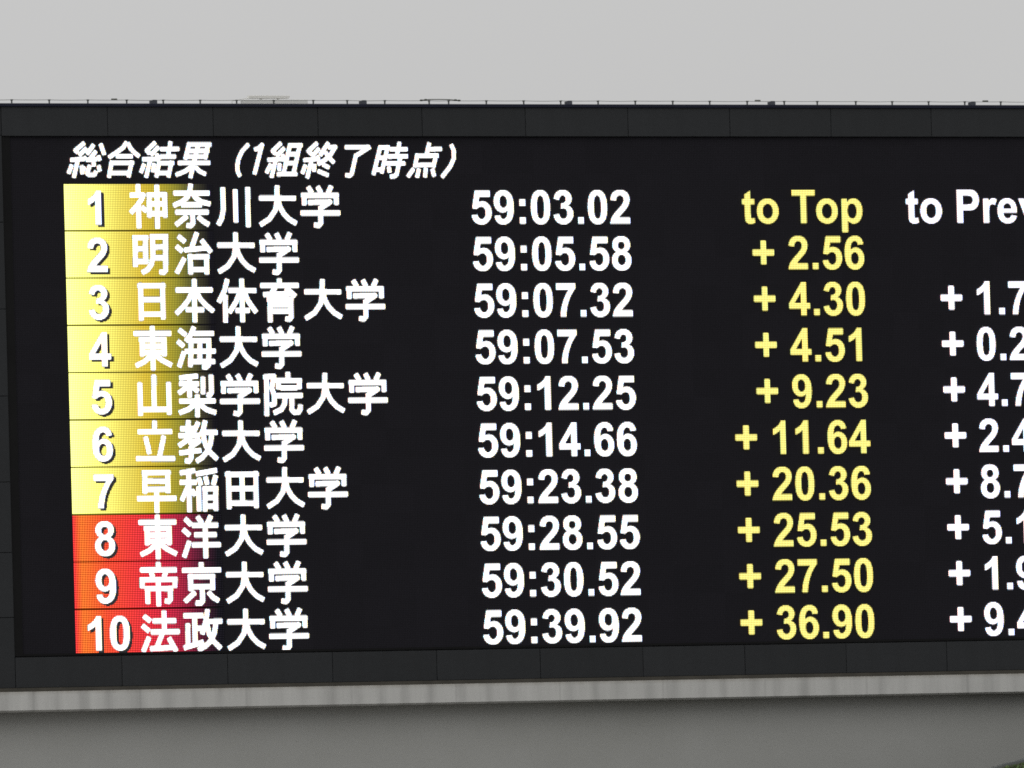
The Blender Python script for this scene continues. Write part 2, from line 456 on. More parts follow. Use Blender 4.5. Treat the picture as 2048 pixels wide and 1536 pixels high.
# ------------------------------------------------------------------ lettering of the display
# Latin letters and figures: outlines in font units (quadratic curves), y upwards
OUT = {
'0': ((1139), "M563 1472Q776 1472 896 1320Q1039 1140 1039 723Q1039 307 895 125Q776 -25 563 -25Q349 -25 218 140Q87 304 87 726Q87 1140 231 1322Q350 1472 563 1472ZM563 1239Q512 1239 472 1207Q432 1174 410 1090Q381 981 381 723Q381 465 407 369Q433 272 473 240Q512 208 563 208Q614 208 654 241Q694 273 716 357Q745 465 745 723Q745 981 719 1078Q693 1174 654 1207Q614 1239 563 1239Z"),
'1': ((1139), "M807 0L526 0L526 1059Q372 915 163 846L163 1101Q273 1137 402 1238Q531 1338 579 1472L807 1472Z"),
'2': ((1139), "M1036 261L1036 0L51 0Q67 148 147 281Q227 413 463 632Q653 809 696 872Q754 959 754 1044Q754 1138 704 1189Q653 1239 564 1239Q476 1239 424 1186Q372 1133 364 1010L84 1038Q109 1270 241 1371Q373 1472 571 1472Q788 1472 912 1355Q1036 1238 1036 1064Q1036 965 1001 876Q965 786 888 688Q837 623 704 501Q571 379 536 339Q500 299 478 261Z"),
'3': ((1139), "M77 389L349 422Q362 318 419 263Q476 208 557 208Q644 208 704 274Q763 340 763 452Q763 558 706 620Q649 682 567 682Q513 682 438 661L469 890Q583 887 643 940Q703 992 703 1079Q703 1153 659 1197Q615 1241 542 1241Q470 1241 419 1191Q368 1141 357 1045L98 1089Q125 1222 180 1302Q234 1381 332 1427Q429 1472 550 1472Q757 1472 882 1340Q985 1232 985 1096Q985 903 774 788Q900 761 976 667Q1051 573 1051 440Q1051 247 910 111Q769 -25 559 -25Q360 -25 229 90Q98 204 77 389Z"),
'4': ((1139), "M638 0L638 295L38 295L38 541L674 1472L910 1472L910 542L1092 542L1092 295L910 295L910 0ZM638 542L638 1043L301 542Z"),
'5': ((1139), "M91 377L371 406Q383 311 442 256Q501 200 578 200Q666 200 727 272Q788 343 788 487Q788 622 728 690Q667 757 570 757Q449 757 353 650L125 683L269 1446L1012 1446L1012 1183L482 1183L438 934Q532 981 630 981Q817 981 947 845Q1077 709 1077 492Q1077 311 972 169Q829 -25 575 -25Q372 -25 244 84Q116 193 91 377Z"),
'6': ((1139), "M1033 1107L761 1077Q751 1161 709 1201Q667 1241 600 1241Q511 1241 450 1161Q388 1081 372 828Q477 952 633 952Q809 952 935 818Q1060 684 1060 472Q1060 247 928 111Q796 -25 589 -25Q367 -25 224 148Q81 320 81 713Q81 1116 230 1294Q379 1472 617 1472Q784 1472 894 1379Q1003 1285 1033 1107ZM396 494Q396 357 459 283Q522 208 603 208Q681 208 733 269Q785 330 785 469Q785 612 729 679Q673 745 589 745Q508 745 452 682Q396 618 396 494Z"),
'7': ((1139), "M87 1185L87 1446L1049 1446L1049 1241Q930 1124 807 905Q684 686 620 440Q555 193 556 -1L285 -1Q292 303 411 619Q529 935 727 1185Z"),
'8': ((1139), "M330 794Q221 840 172 921Q122 1001 122 1097Q122 1261 237 1368Q351 1475 562 1475Q771 1475 887 1368Q1002 1261 1002 1097Q1002 995 949 916Q896 836 800 794Q922 745 986 651Q1049 557 1049 434Q1049 231 920 104Q790 -23 575 -23Q375 -23 242 82Q85 206 85 422Q85 541 144 641Q203 740 330 794ZM388 1076Q388 992 436 945Q483 898 562 898Q642 898 690 946Q738 993 738 1077Q738 1156 691 1204Q643 1251 565 1251Q484 1251 436 1203Q388 1155 388 1076ZM362 450Q362 334 422 269Q481 204 570 204Q657 204 714 267Q771 329 771 447Q771 550 713 613Q655 675 566 675Q463 675 413 604Q362 533 362 450Z"),
'9': ((1139), "M92 339L364 369Q374 286 416 246Q458 206 527 206Q614 206 675 286Q736 366 753 618Q647 495 488 495Q315 495 190 629Q64 762 64 976Q64 1199 197 1336Q329 1472 534 1472Q757 1472 900 1300Q1043 1127 1043 732Q1043 330 894 152Q745 -26 506 -26Q334 -26 228 66Q122 157 92 339ZM728 953Q728 1089 666 1164Q603 1239 521 1239Q443 1239 392 1178Q340 1116 340 976Q340 834 396 768Q452 701 536 701Q617 701 673 765Q728 829 728 953Z"),
'.': ((569), "M147 0L147 281L428 281L428 0Z"),
':': ((682), "M202 781L202 1062L483 1062L483 781ZM202 0L202 281L483 281L483 0Z"),
't': ((682), "M634 1062L634 838L442 838L442 410Q442 280 448 259Q453 237 473 223Q492 209 520 209Q559 209 633 236L657 18Q559 -24 435 -24Q359 -24 298 2Q237 27 209 68Q180 108 169 177Q160 226 160 375L160 838L31 838L31 1062L160 1062L160 1273L442 1437L442 1062Z"),
'o': ((1251), "M82 546Q82 686 151 817Q220 948 347 1017Q473 1086 629 1086Q870 1086 1024 930Q1178 773 1178 534Q1178 293 1023 135Q867 -24 631 -24Q485 -24 353 42Q220 108 151 236Q82 363 82 546ZM370 531Q370 373 445 289Q520 205 630 205Q740 205 815 289Q889 373 889 533Q889 689 815 773Q740 857 630 857Q520 857 445 773Q370 689 370 531Z"),
'T': ((1251), "M478 0L478 1218L43 1218L43 1466L1208 1466L1208 1218L774 1218L774 0Z"),
'p': ((1251), "M139 1062L401 1062L401 906Q452 986 539 1036Q626 1086 732 1086Q917 1086 1046 941Q1175 796 1175 537Q1175 271 1045 124Q915 -24 730 -24Q642 -24 571 11Q499 46 420 131L420 -404L139 -404ZM417 549Q417 370 488 285Q559 199 661 199Q759 199 824 278Q889 356 889 535Q889 702 822 783Q755 864 656 864Q553 864 485 785Q417 705 417 549Z"),
'P': ((1366), "M149 0L149 1466L624 1466Q894 1466 976 1444Q1102 1411 1187 1301Q1272 1190 1272 1015Q1272 880 1223 788Q1174 696 1099 644Q1023 591 945 574Q839 553 638 553L445 553L445 0ZM445 1218L445 802L607 802Q782 802 841 825Q900 848 934 897Q967 946 967 1011Q967 1091 920 1143Q873 1195 801 1208Q748 1218 588 1218Z"),
'r': ((797), "M416 0L135 0L135 1062L396 1062L396 911Q463 1018 517 1052Q570 1086 638 1086Q734 1086 823 1033L736 788Q665 834 604 834Q545 834 504 802Q463 769 440 684Q416 599 416 328Z"),
'e': ((1139), "M762 338L1042 291Q988 137 872 57Q755 -24 580 -24Q303 -24 170 157Q65 302 65 523Q65 787 203 937Q341 1086 552 1086Q789 1086 926 930Q1063 773 1057 450L353 450Q356 325 421 256Q486 186 583 186Q649 186 694 222Q739 258 762 338ZM778 622Q775 744 715 808Q655 871 569 871Q477 871 417 804Q357 737 358 622Z"),
'v': ((1139), "M439 0L11 1062L306 1062L506 520L564 339Q587 408 593 430Q607 475 623 520L825 1062L1114 1062L692 0Z"),
' ': ((569), ""),
}
SX, SY = 0.01247, 0.01303       # LEDs per font unit
KERN = {'To': -60}
import re


def contours(d):
    res, cur, pos = [], [], None
    for cmd, args in re.findall(r'([MLQZ])([^MLQZ]*)', d):
        a = [float(v) for v in args.split()]
        if cmd == 'M': cur = [(a[0], a[1])]
        elif cmd == 'L': cur.append((a[0], a[1]))
        elif cmd == 'Q':
            p0 = cur[-1]
            for t in np.linspace(0, 1, 9)[1:]:
                cur.append(((1 - t) ** 2 * p0[0] + 2 * t * (1 - t) * a[0] + t * t * a[2],
                            (1 - t) ** 2 * p0[1] + 2 * t * (1 - t) * a[1] + t * t * a[3]))
        else: res.append(np.array(cur)); cur = []
    return res


# Japanese characters: centre lines of the strokes, in LEDs inside a 26 x 26.5 cell, v downwards
STROKES = {
'神':'6.6,0.4 6.6,6.5|1.5,6.6 9.6,6.5 8.5,8.9 5.9,12.4 1.7,16.7|6.6,11.4 6.5,25.3|8.4,13.1 11.5,15.8|13.3,5 13.1,19.2|22.6,5 22.6,19.2|11.7,6.4 24.1,6.3|13.1,11.6 22.6,11.6|13.1,17 22.5,16.9|18,0.7 17.8,25.4',
'奈':'12.4,0.2 11.9,4.3 10.1,7.9 6.5,10.6 1.5,12.5|13.3,5.4 15.4,8.2 18.6,10.4 24.2,11.7|1.8,5.4 23.8,5.4|6.4,12.1 19,12.1|2.7,16.2 23,16.2|13.1,16.1 13.2,22.5 11.9,23.8 9.2,23.7|9.9,18.3 2.7,23.5|16.3,18.6 19.2,21.2 23.1,23.4',
'川':'5.8,2.2 5.7,15.1 4.7,19.7 2.4,23.5|13.3,3.4 13.4,22.1|21,2.1 20.8,24.7',
'大':'1.6,8.3 24.2,8.4|12.9,1.2 12.5,10.1 11.5,15 7.7,20.1 1.9,23.5|13.1,9 14.2,13.1 16.5,17.1 19.7,20.3 24.2,22.8',
'学':'5.6,1.9 8,5.6|11.5,1.7 13.6,5.6|20,1.4 17.8,5.6|1.3,6.8 24.3,6.8|3.1,5.4 3,12.4|22.8,5.4 22.8,12.2|5.4,10.8 18.9,10.6 13,14.1|13,12.9 12.9,22.5 11.6,23.9 8.7,23.5|0.7,16.8 25,16.8',
'明':'4,2.5 3.8,20.5|10.3,2.5 10.1,18.8|2.4,4 11.9,3.9|3.9,10.3 10.2,10.2|3.8,17.4 11.8,17.2|14.5,2 14.4,15.2 13.5,19 11.1,22 7.6,23.7|22.4,2 22.1,22.2 20.9,23.5 18.1,23.2|12.9,3.4 24,3.4|14.4,9.3 22.4,9.2|14.2,15.3 22.2,15.3',
'治':'3.9,3 8.2,6.5|2.6,8.7 6.5,11.9|7.6,15.4 2.5,24.2|15.5,1.1 11.9,10|7.5,11 21,9.9|18,5.3 23.8,12.4|11,13.3 11.1,24.8|21,13.4 21,24.8|9.4,14.9 22.7,14.8|10.9,22.1 21.4,22.1',
'日':'6.5,2.9 6.4,24.1|19.8,2.9 19.8,23.4|4.7,4.5 21.6,4.5|6.5,12.3 19.5,12.3|6.3,20.5 19.6,20.5',
'本':'1.6,7 24.1,7|13.1,0.8 12.8,25.3|11.6,8.2 9.2,12.7 5.7,16.7 1.5,20.4|14.4,8.4 16.5,12.1 20,15.8 24.4,19.2|7.5,18.1 18.6,18.2',
'体':'7.1,0.9 5.3,7.3 1.5,14.1|5.6,9.8 5.4,25.5|7.6,7.3 24.6,7.4|15.8,0.7 15.9,25.3|14.6,8.2 12.1,13.7 7.7,20|17.3,8.5 19.2,12.9 21.5,16.3 24.3,19.9|11.6,18.7 20.3,18.7',
'育':'12.7,0.7 12.7,4.4|1,4.7 24.5,4.7|10.3,5.5 7.8,8.8|2.6,9.8 20,9.2|16.3,6.1 19.3,8.3 22.4,10.9|6.6,11.2 6.5,25.4|19.4,11.1 19.4,22.5 18.3,23.8 15.7,23.5|4.7,12.5 21,12.5|6.7,15.7 19.3,15.7|6.6,19.2 19.3,19.2',
'東':'1.6,4.8 24.5,4.8|13.1,0.6 12.9,25.6|6.4,7 6.5,17.7|19.9,7.1 19.9,17.7|4.7,8.3 21.5,8.3|6.2,11.9 20,11.9|6.4,15.6 20,15.6|11.8,17.2 7.9,20.5 2.4,23.1|14.5,17 18.5,20 24.3,22.8',
'海':'2.9,2.7 7.3,6|1.9,9.1 5.8,12.3|5.8,15.1 2.5,23.9|12.2,1.1 10.2,5.6 6.9,9.5|11.8,5 24.2,5|10.2,8.6 9.9,16.3 9.2,23.8|21,7.8 20.8,16.3 20.3,22.8 18.8,24 16.5,23.7|9.5,9.1 22.4,9.1|6.2,14.9 25,14.9|9.6,20.8 24.5,20.8|15.6,9.2 15.1,20.8',
'山':'4.5,5.8 4.4,24.5|13.2,1.4 13,21.1|22,5.7 21.9,24.1|4.2,21 21.9,21',
'梨':'2.4,3.5 13.8,2.4|2.2,6.7 14.4,6.8|8.6,3 8.4,14.5|7.1,8.5 1.7,12.2|10.1,8.5 13.9,11.2|16.8,2.8 16.6,12.7|21.7,1.7 21.7,11.8 20.6,13.3 18.7,13|2,16.4 24.1,16.5|13.1,12.7 13,25.6|11.6,18.1 7.6,21.1 1.8,23.1|14.5,18.2 18.3,21.3 24.3,23.2',
'院':'3.2,2 2.9,25.3|1.3,3.3 7.8,2.9 6.3,9.5 7.8,14 7.6,18.5 4.8,19.2|16.4,0.5 16.3,5.1|8.8,5.3 24.8,5.4|10.5,4.1 10.3,10.3|23.2,4.1 23.2,10.2|11.7,9.6 21.9,9.6|8.9,13.8 25.1,13.8|14.2,15 13.9,18.5 11.9,21.6 7.1,23.7|18.4,15 18.3,21.9 19.6,23.3 22.3,23.2 23.4,21.5 23.5,18.9',
'立':'12.9,0.8 12.7,6|2.5,7 23.4,7.1|7.1,9.7 9.4,19.6|18.3,9.2 15.3,21.1|1.1,22.1 24.7,22.2',
'教':'7.2,0.7 6.9,9.5|2.1,5.5 11.2,5.5|0.9,9.3 14.3,9.3|13.4,1.7 10.6,6.8 6.9,11.4 1,15.2|6.8,13.1 13.5,12.5 8.2,15.8|8.4,15.3 8.3,22 7,23.8 4.5,23.4|1.2,19.1 14.7,17.7|17.5,0.9 16.2,6 14.5,9.3|16.5,7.7 24.8,7.7|21.2,8.8 20.4,13.7 18.5,18.1 15.2,21.7 11.3,24|16.1,9.3 17.3,14.8 19.7,18.7 24.3,22.9',
'早':'6.2,2 6,15.2|20.1,2 20,15.1|4.4,3.4 21.7,3.5|6,8.2 20,8.3|5.9,12.8 20,12.8|1,17.9 25,18|13.1,12.5 13,26.1',
'稲':'1.2,3.9 10.6,2.5|0.9,9.1 11.3,9.2|6.6,3.7 6.6,26|6.1,11.1 1.9,19.5|8.1,13.3 10.4,16.6|10.9,4.5 23.9,2.5|12.5,6.6 14,10.9|16.6,5.9 17.8,10.6|23.1,5.3 21.3,10.9|12.5,11.4 12.4,25.5|16.3,11.4 16,25.6|22.7,11.5 22.6,25.3|14.7,12.9 24.3,12.8|16.2,17.8 22.7,17.8|16,22.7 22.7,22.7',
'田':'4.6,3.2 4.6,24.4|21.2,3.3 21.1,24.1|2.6,4.9 23,5|4.6,13 21.1,13.1|4.5,21.1 21.1,21.3|12.9,4.8 12.7,21.2',
'洋':'3.5,2.9 7.5,6.7|2.2,8.9 6.4,12.5|6,15.5 2.5,24.8|11.1,1.8 14,5.7|19.5,1.4 17.1,5.8|7.7,6.8 23.7,6.8|8.9,12.2 22.6,12.2|7.4,17.8 25,17.8|15.7,6.7 15.7,25.4',
'帝':'12.8,0.7 12.8,4.9|1.8,5 23.9,5.2|8.3,6.2 9.5,9.2|17.3,6.3 16,9.3|1.4,10.4 24.3,10.6|2.9,9 2.8,15.2|22.7,9.1 22.6,15.2|6.1,14.1 6.1,24.1|19.7,14.1 19.7,21.7 18.7,22.8 16.2,22.5|4.3,15.5 21.4,15.7|12.6,10.3 12.5,25.5',
'京':'12.7,1 12.7,4.9|1,5.5 24.7,5.6|6.1,7.6 6.1,17.2|19.3,7.7 19.4,16.9|4.4,9.1 21,9.2|6,14.8 19.4,14.8|13,14.8 13.1,22.8 11.8,24.1 8.7,23.9|8.8,17.8 2.2,23.2|16.6,17.7 19.2,20.8 23,23',
'法':'3.2,4.2 7.3,7.4|2.2,9.5 6.4,13|6.2,16 2.4,24.4|8.5,7.2 22.8,7.2|7.3,13.3 24.7,13.3|15.5,1.4 15.4,13.5|14.4,13.8 10.8,21.7|6.6,22.7 21.4,22.1|18,16.6 22.5,24.4',
'政':'1.1,4.6 13.4,4.6|7.9,4.5 7.9,21.2|8.3,11.7 13.1,11.7|3.7,8.8 3.5,21.4|0.8,22.6 13.1,19.3|15.9,1 14.7,7.3 12.2,15.1|15.8,7.9 24.7,7.8|20.7,9 19.6,14.5 17.3,18.9 13.9,21.8 9.5,23.8|15.3,9.5 16.5,15 19.1,19.2 23.4,23.2',
'総':'13,-22.9 7.4,-18.6 9,-17.2|14.2,-20 9.5,-15.7|4.1,-13.1 12.7,-13.9|12.3,-15.2 13.4,-13.1|8.9,-13.9 5.9,-3.2|5.1,-10.6 2.8,-5.5|10.9,-10.2 11.2,-5.2|18.6,-21.9 14.2,-16.3|22.6,-22.4 24.8,-16|19.9,-18.3 15.8,-13.5|13.6,-13.1 20.2,-13.6|20.9,-15.7 22,-12.8|12.6,-9.5 10.8,-5.6|15.9,-10.4 14.1,-5.8 15,-4.9 18.6,-5 19.6,-7.1|18.1,-12.2 18.2,-9.5|21,-10.2 21.8,-6.7',
'合':'38.6,-23.4 36.2,-20.1 32.6,-17.7 27.3,-14.5|39.1,-22.9 40.8,-19.6 43.2,-17.2 45.9,-15.1|31.8,-15.2 41.9,-15.2|29.2,-12.8 27.1,-3.2|41.4,-12.8 38.9,-3.4|28.7,-11.6 42.6,-11.6|28.2,-5.9 40.1,-6',
'結':'55.9,-23.2 50.5,-18.5 52.3,-16.6|57.8,-20.7 52.8,-15.9|47.5,-13.5 57.2,-13.9|56.4,-16.8 57.3,-12.6|52.6,-13.9 49.6,-3.2|48.8,-11.1 46.5,-5.9|54.8,-11.4 53.8,-6.3|65.1,-23.7 63.4,-15.7|58.6,-19.3 70.2,-19.4|58.2,-15 68.1,-15.1|58,-12.7 55.8,-3.3|65.4,-12.7 63.1,-3.4|57.4,-11.4 66.9,-11.5|56.3,-5.9 64.8,-5.9',
'果':'76.5,-23 73.6,-13.4|88.1,-23 85.7,-13.6|74.9,-21.9 89.8,-21.9|74.2,-18.3 88.4,-18.4|73,-15 87,-15.1|82,-22.3 76.4,-2.9|69.1,-11.5 88.8,-11.6|77.3,-9.5 73.6,-6.9 67.6,-4.7|79.6,-9.5 82,-6.9 86,-5.1',
'（':'112.6,-22.2 108.5,-18.3 106.1,-13.9 105.2,-10 105.4,-6.7 106.8,-3.8',
'１':'115.8,-18.9 118.8,-19.9 121.4,-22.4|120.8,-22.3 115.5,-5',
'組':'132.5,-23 127.1,-18.3 129,-16.4|134.4,-20.1 129.2,-15.3|123.7,-13.2 133.4,-13.8|133,-16.6 133.6,-12.4|129,-13.9 125.8,-3.1|125.9,-11.1 122.8,-5.7|131.1,-11.4 130.7,-7.1|137.9,-22.5 133.4,-5.8|144,-22.6 139.5,-5.8|136.7,-21.4 145.4,-21.5|136.2,-16.5 142.8,-16.5|134.8,-11.4 141.4,-11.5|129.2,-5.1 141.7,-5.3',
'終':'154.6,-23 148.9,-18.2 150.8,-16.4|155.7,-19.8 150.8,-15.1|145.7,-13 154.7,-13.8|154.2,-15.7 155.1,-12.6|150.8,-13.9 147.7,-2.8|147,-10.5 144.7,-5.4|152.5,-11 151.9,-6.5|161.4,-23.2 155.9,-15.6|160.9,-20.3 165.5,-20.6 162.2,-15.9 158.8,-13.1 154.4,-10.7|159.3,-17.9 161.1,-14.8 164.6,-11.5|157.2,-10.8 161.5,-8.7|154.2,-7.1 160.9,-4.4',
'了':'171.3,-20.4 186.5,-20.5|187,-20.8 178.4,-15.8|178.2,-16.6 175.1,-5.4 173.8,-4.3 171.1,-4.7',
'時':'193.3,-21.4 188.4,-4.7|197.9,-21.4 193.4,-5.6|192.1,-20.1 199,-20.3|191,-14.4 197.1,-14.5|189.3,-7.7 194.8,-7.8|205.1,-23.4 203,-15|198.9,-19.2 209.9,-19.3|197.5,-15.1 210,-15.3|196.1,-11.2 208.2,-11.2|205.4,-15.3 202.8,-5.2 201.5,-4 198.6,-3.8|197.9,-9.5 198.5,-6',
'点':'223.4,-23.1 221.4,-15.5|223.5,-19.3 231.1,-19.5|215.9,-16.8 214,-8.9|227.6,-16.9 225.4,-8.8|214.6,-15.5 229,-15.7|213.4,-10.3 226.8,-10.5|213.4,-8.4 209.5,-3.5|216.6,-8.3 215.2,-3.1|220.8,-8.8 220.2,-3.3|224.7,-8.3 225.9,-3.8',
'）':'236.8,-22.1 238.4,-18.4 238.3,-14.2 235.9,-9.5 230.5,-3.3',
}

SS = 8        # samples per LED and axis
SUB = 2       # the controller drives half-pitch (virtual) pixels


class Bitmap:
    """what the display controller shows: coverage of every LED"""
    def __init__(self, ua, ub, va, vb):
        self.u0, self.v0 = int(math.floor(ua)), int(math.floor(va))
        self.w, self.h = int(math.ceil(ub)) - self.u0, int(math.ceil(vb)) - self.v0
        self.hit = np.zeros((self.h * SS, self.w * SS), bool)
        self.U = self.u0 + (np.arange(self.w * SS) + 0.5) / SS
        self.V = self.v0 + (np.arange(self.h * SS) + 0.5) / SS

    def outline(self, polys):
        uu_, vv_ = np.meshgrid(self.U, self.V)
        ins = np.zeros_like(uu_, bool)
        for p in polys:
            x, y = p[:, 0], p[:, 1]
            x2, y2 = np.roll(x, -1), np.roll(y, -1)
            for a, b, c, d in zip(x, y, x2, y2):
                if b == d: continue
                cr = ((b > vv_) != (d > vv_)) & (uu_ < (c - a) * (vv_ - b) / (d - b) + a)
                ins ^= cr
        self.hit |= ins

    def stroke(self, pts, w):
        uu_, vv_ = np.meshgrid(self.U, self.V)
        h = w / 2
        n = len(pts) - 1
        for i in range(n):
            (a, b), (c, d) = pts[i], pts[i + 1]
            L = math.hypot(c - a, d - b) or 1e-6
            ex, ey = (c - a) / L, (d - b) / L
            s = (uu_ - a) * ex + (vv_ - b) * ey
            t = -(uu_ - a) * ey + (vv_ - b) * ex
            # square ends with a slightly rounded corner, round joints
            inb = (s >= 0) & (s <= L) & (np.abs(t) <= h)
            rc = 0.55
            if i == 0:
                inb &= ~((s < rc) & (np.abs(t) > h - rc) & ((rc - s) ** 2 + (np.abs(t) - h + rc) ** 2 > rc * rc))
            if i == n - 1:
                e = L - s
                inb &= ~((e < rc) & (np.abs(t) > h - rc) & ((rc - e) ** 2 + (np.abs(t) - h + rc) ** 2 > rc * rc))
            self.hit |= inb
            if i > 0:
                self.hit |= (uu_ - a) ** 2 + (vv_ - b) ** 2 <= h * h

    def levels(self):
        k = SS // SUB
        cov = self.hit.reshape(self.h * SUB, k, self.w * SUB, k).mean((1, 3))
        q = np.zeros_like(cov, int)
        q[cov > 0.18] = 1; q[cov > 0.42] = 2; q[cov > 0.68] = 3
        return q


LEV = {1: 0.25, 2: 0.55, 3: 1.0}
Y_CELL, Y_SHADOW, Y_TEXT = -0.004, -0.008, -0.012


def led_faces(q, u0, v0, y, verts, faces, lev):
    """runs of equally bright LEDs become one quad each"""
    for j in range(q.shape[0]):
        i = 0
        while i < q.shape[1]:
            k = q[j, i]
            if k == 0: i += 1; continue
            e = i
            while e < q.shape[1] and q[j, e] == k: e += 1
            b = len(verts)
            ua, ub, va, vb = u0 + i / SUB, u0 + e / SUB, v0 + j / SUB, v0 + (j + 1) / SUB
            verts += [(ua * PIT, y, -vb * PIT), (ub * PIT, y, -vb * PIT), (ub * PIT, y, -va * PIT), (ua * PIT, y, -va * PIT)]
            faces.append((b, b + 1, b + 2, b + 3)); lev.append(LEV[k])
            i = e


def led_mesh(name, parts, mats, parent):
    """parts: list of (bitmap levels, u0, v0, y, material index)"""
    verts, faces, lev, mi = [], [], [], []
    for q, u_, v_, y, k in parts:
        n0 = len(faces)
        led_faces(q, u_, v_, y, verts, faces, lev)
        mi += [k] * (len(faces) - n0)
    me = bpy.data.meshes.new(name)
    me.from_pydata(verts, [], faces)
    a = me.attributes.new('level', 'FLOAT', 'FACE')
    a.data.foreach_set('value', lev)
    o = link_mesh(name, me, mats, parent)
    me.polygons.foreach_set('material_index', mi)
    return o


def text_width(s):
    w = sum(OUT[c][0] for c in s) * SX
    return w + sum(k * SX for p, k in KERN.items() if p in s)


def text_bitmap(s, u, v, vmax=1e9, grow=0.0):
    """Latin text whose baseline is at v and whose pen starts at u"""
    bmp = Bitmap(u - 1, u + text_width(s) + 2, v - 21, min(v + 7, vmax))
    for i, c in enumerate(s):
        for_k = [np.column_stack((u + p[:, 0] * SX, v - p[:, 1] * SY)) for p in contours(OUT[c][1])]
        if for_k: bmp.outline(for_k)
        u += OUT[c][0] * SX
        if s[i:i + 2] in KERN: u += KERN[s[i:i + 2]] * SX
    return bmp


def kanji_bitmap(s, u, v, adv, w, vmax=1e9, absolute=False):
    bmp = Bitmap(u - 1, u + adv * len(s) + 3, v - 1, min(v + 27, vmax))
    for i, c in enumerate(s):
        for st in STROKES[c].split('|'):
            pts = [tuple(float(q) for q in p.split(',')) for p in st.split()]
            ou, ov = (0, 0) if absolute else (u + adv * i, v)
            bmp.stroke([(ou + a, ov + b) for a, b in pts], w * (0.92 if len(STROKES[c]) > 330 and not absolute else 1.0))
    return bmp

# ------------------------------------------------------------------ the scoreboard
ROW = 26.5
SCR_L, SCR_R, SCR_T, SCR_B = -32.0, 640.0, -26.5, 263.0     # display edges, LEDs
PAN_L, PAN_R = -37.2, 645.2                                  # inner edges of the side cladding
TOP, BOT = -44.95, 281.8                                     # top of the coping, foot of the cladding
CLAD = 64.0                                                  # cladding module
board = empty('scoreboard', (0, 0, Z0))
tag(board, 'huge black LED scoreboard showing relay results in white and yellow lettering on a ledge', 'scoreboard')


def L(v): return v * PIT


OUT_L, OUT_R = PAN_L - CLAD, PAN_R + CLAD
bm = bmesh.new()
box(bm, L(OUT_L), L(OUT_R), 0.010, 1.20, -L(BOT), -L(TOP) - 0.034)
bm_obj('cabinet', bm, M['shell'], board)

# coping along the top edge
bm = bmesh.new()
prism(bm, [(-0.046, -L(-43.1)), (1.22, -L(-43.1)), (1.22, -L(TOP) - 0.012), (-0.034, -L(TOP)), (-0.046, -L(TOP) - 0.006)], 'x', L(OUT_L) - 0.012, L(OUT_R) + 0.012)
bm_obj('coping', bm, M['coping'], board)

# cladding panels round the display, 12 mm open joints
G = 0.15
first = {}


def panel(u_a, u_b, v_a, v_b):
    w, h = round(L(u_b - u_a), 4), round(L(v_b - v_a), 4)
    if (w, h) not in first:
        b_ = bmesh.new()
        box(b_, 0, w, -0.030, 0.008, -h, 0)
        first[(w, h)] = bm_obj('cladding_panel', b_, M['panel'], board, 0.0025)
        o = first[(w, h)]
    else:
        o = first[(w, h)].copy(); C.objects.link(o); o.parent = board
    o.location = (L(u_a), random.uniform(-0.0015, 0.0015), -L(v_a))
    return o


u = PAN_L
while u < PAN_R - 1:
    e = u + CLAD if u + CLAD < PAN_R - 20 else PAN_R
    panel(u + G, e - G, -43.0, SCR_T - 0.1)
    panel(u + G, e - G, SCR_B + 1.9, BOT)
    u = e
joints = [-43.0, -27.0, 21.7, 70.3, 118.9, 166.9, 206.3, 242.5, BOT]
for a, b in zip(joints, joints[1:]):
    for ua, ub in ((OUT_L, PAN_L), (PAN_R, OUT_R)):
        panel(ua + G, ub - G, a + (G if a > -43 else 0), b - (G if b < BOT else 0))

# black trim between cladding and display
bm = bmesh.new()
box(bm, L(PAN_L), L(SCR_L), -0.016, 0.0, -L(SCR_B + 1.2), -L(SCR_T))
box(bm, L(SCR_R), L(PAN_R), -0.016, 0.0, -L(SCR_B + 1.2), -L(SCR_T))
box(bm, L(SCR_L), L(SCR_R), -0.010, 0.0, -L(SCR_B + 1.2), -L(SCR_B))
bm_obj('screen_trim', bm, M['trim'], board)

# dark brown strip between cladding and ledge
bm = bmesh.new()
prism(bm, [(-0.040, -L(BOT) - 0.002), (-0.060, -L(284.4)), (-0.060, LT - Z0), (0.05, LT - Z0), (0.05, -L(BOT) - 0.002)], 'x', L(OUT_L), L(OUT_R))
bm_obj('base_strip', bm, M['foot_strip'], board)

# display face
bm = bmesh.new()
box(bm, L(SCR_L), L(SCR_R), 0.0, 0.008, -L(SCR_B), -L(SCR_T))
screen = bm_obj('display_screen', bm, M['screen'], board)

# ---- content of the display
b = kanji_bitmap('総合結果（１組終了時点）', -2, -26, 20.6, 2.4, absolute=True)
led_mesh('heading_text', [(b.levels(), b.u0, b.v0, Y_TEXT, 0)], [M['led_white']], screen)

NAMES = ['神奈川大学', '明治大学', '日本体育大学', '東海大学', '山梨学院大学', '立教大学', '早稲田大学', '東洋大学', '帝京大学', '法政大学']
TIMES = ['59:03.02', '59:05.58', '59:07.32', '59:07.53', '59:12.25', '59:14.66', '59:23.38', '59:28.55', '59:30.52', '59:39.92']
TOPS = [None, '2.56', '4.30', '4.51', '9.23', '11.64', '20.36', '25.53', '27.50', '36.90']
PREV = [None, None, '1.74', '0.21', '4.72', '2.41', '8.72', '5.17', '1.97', '9.40']


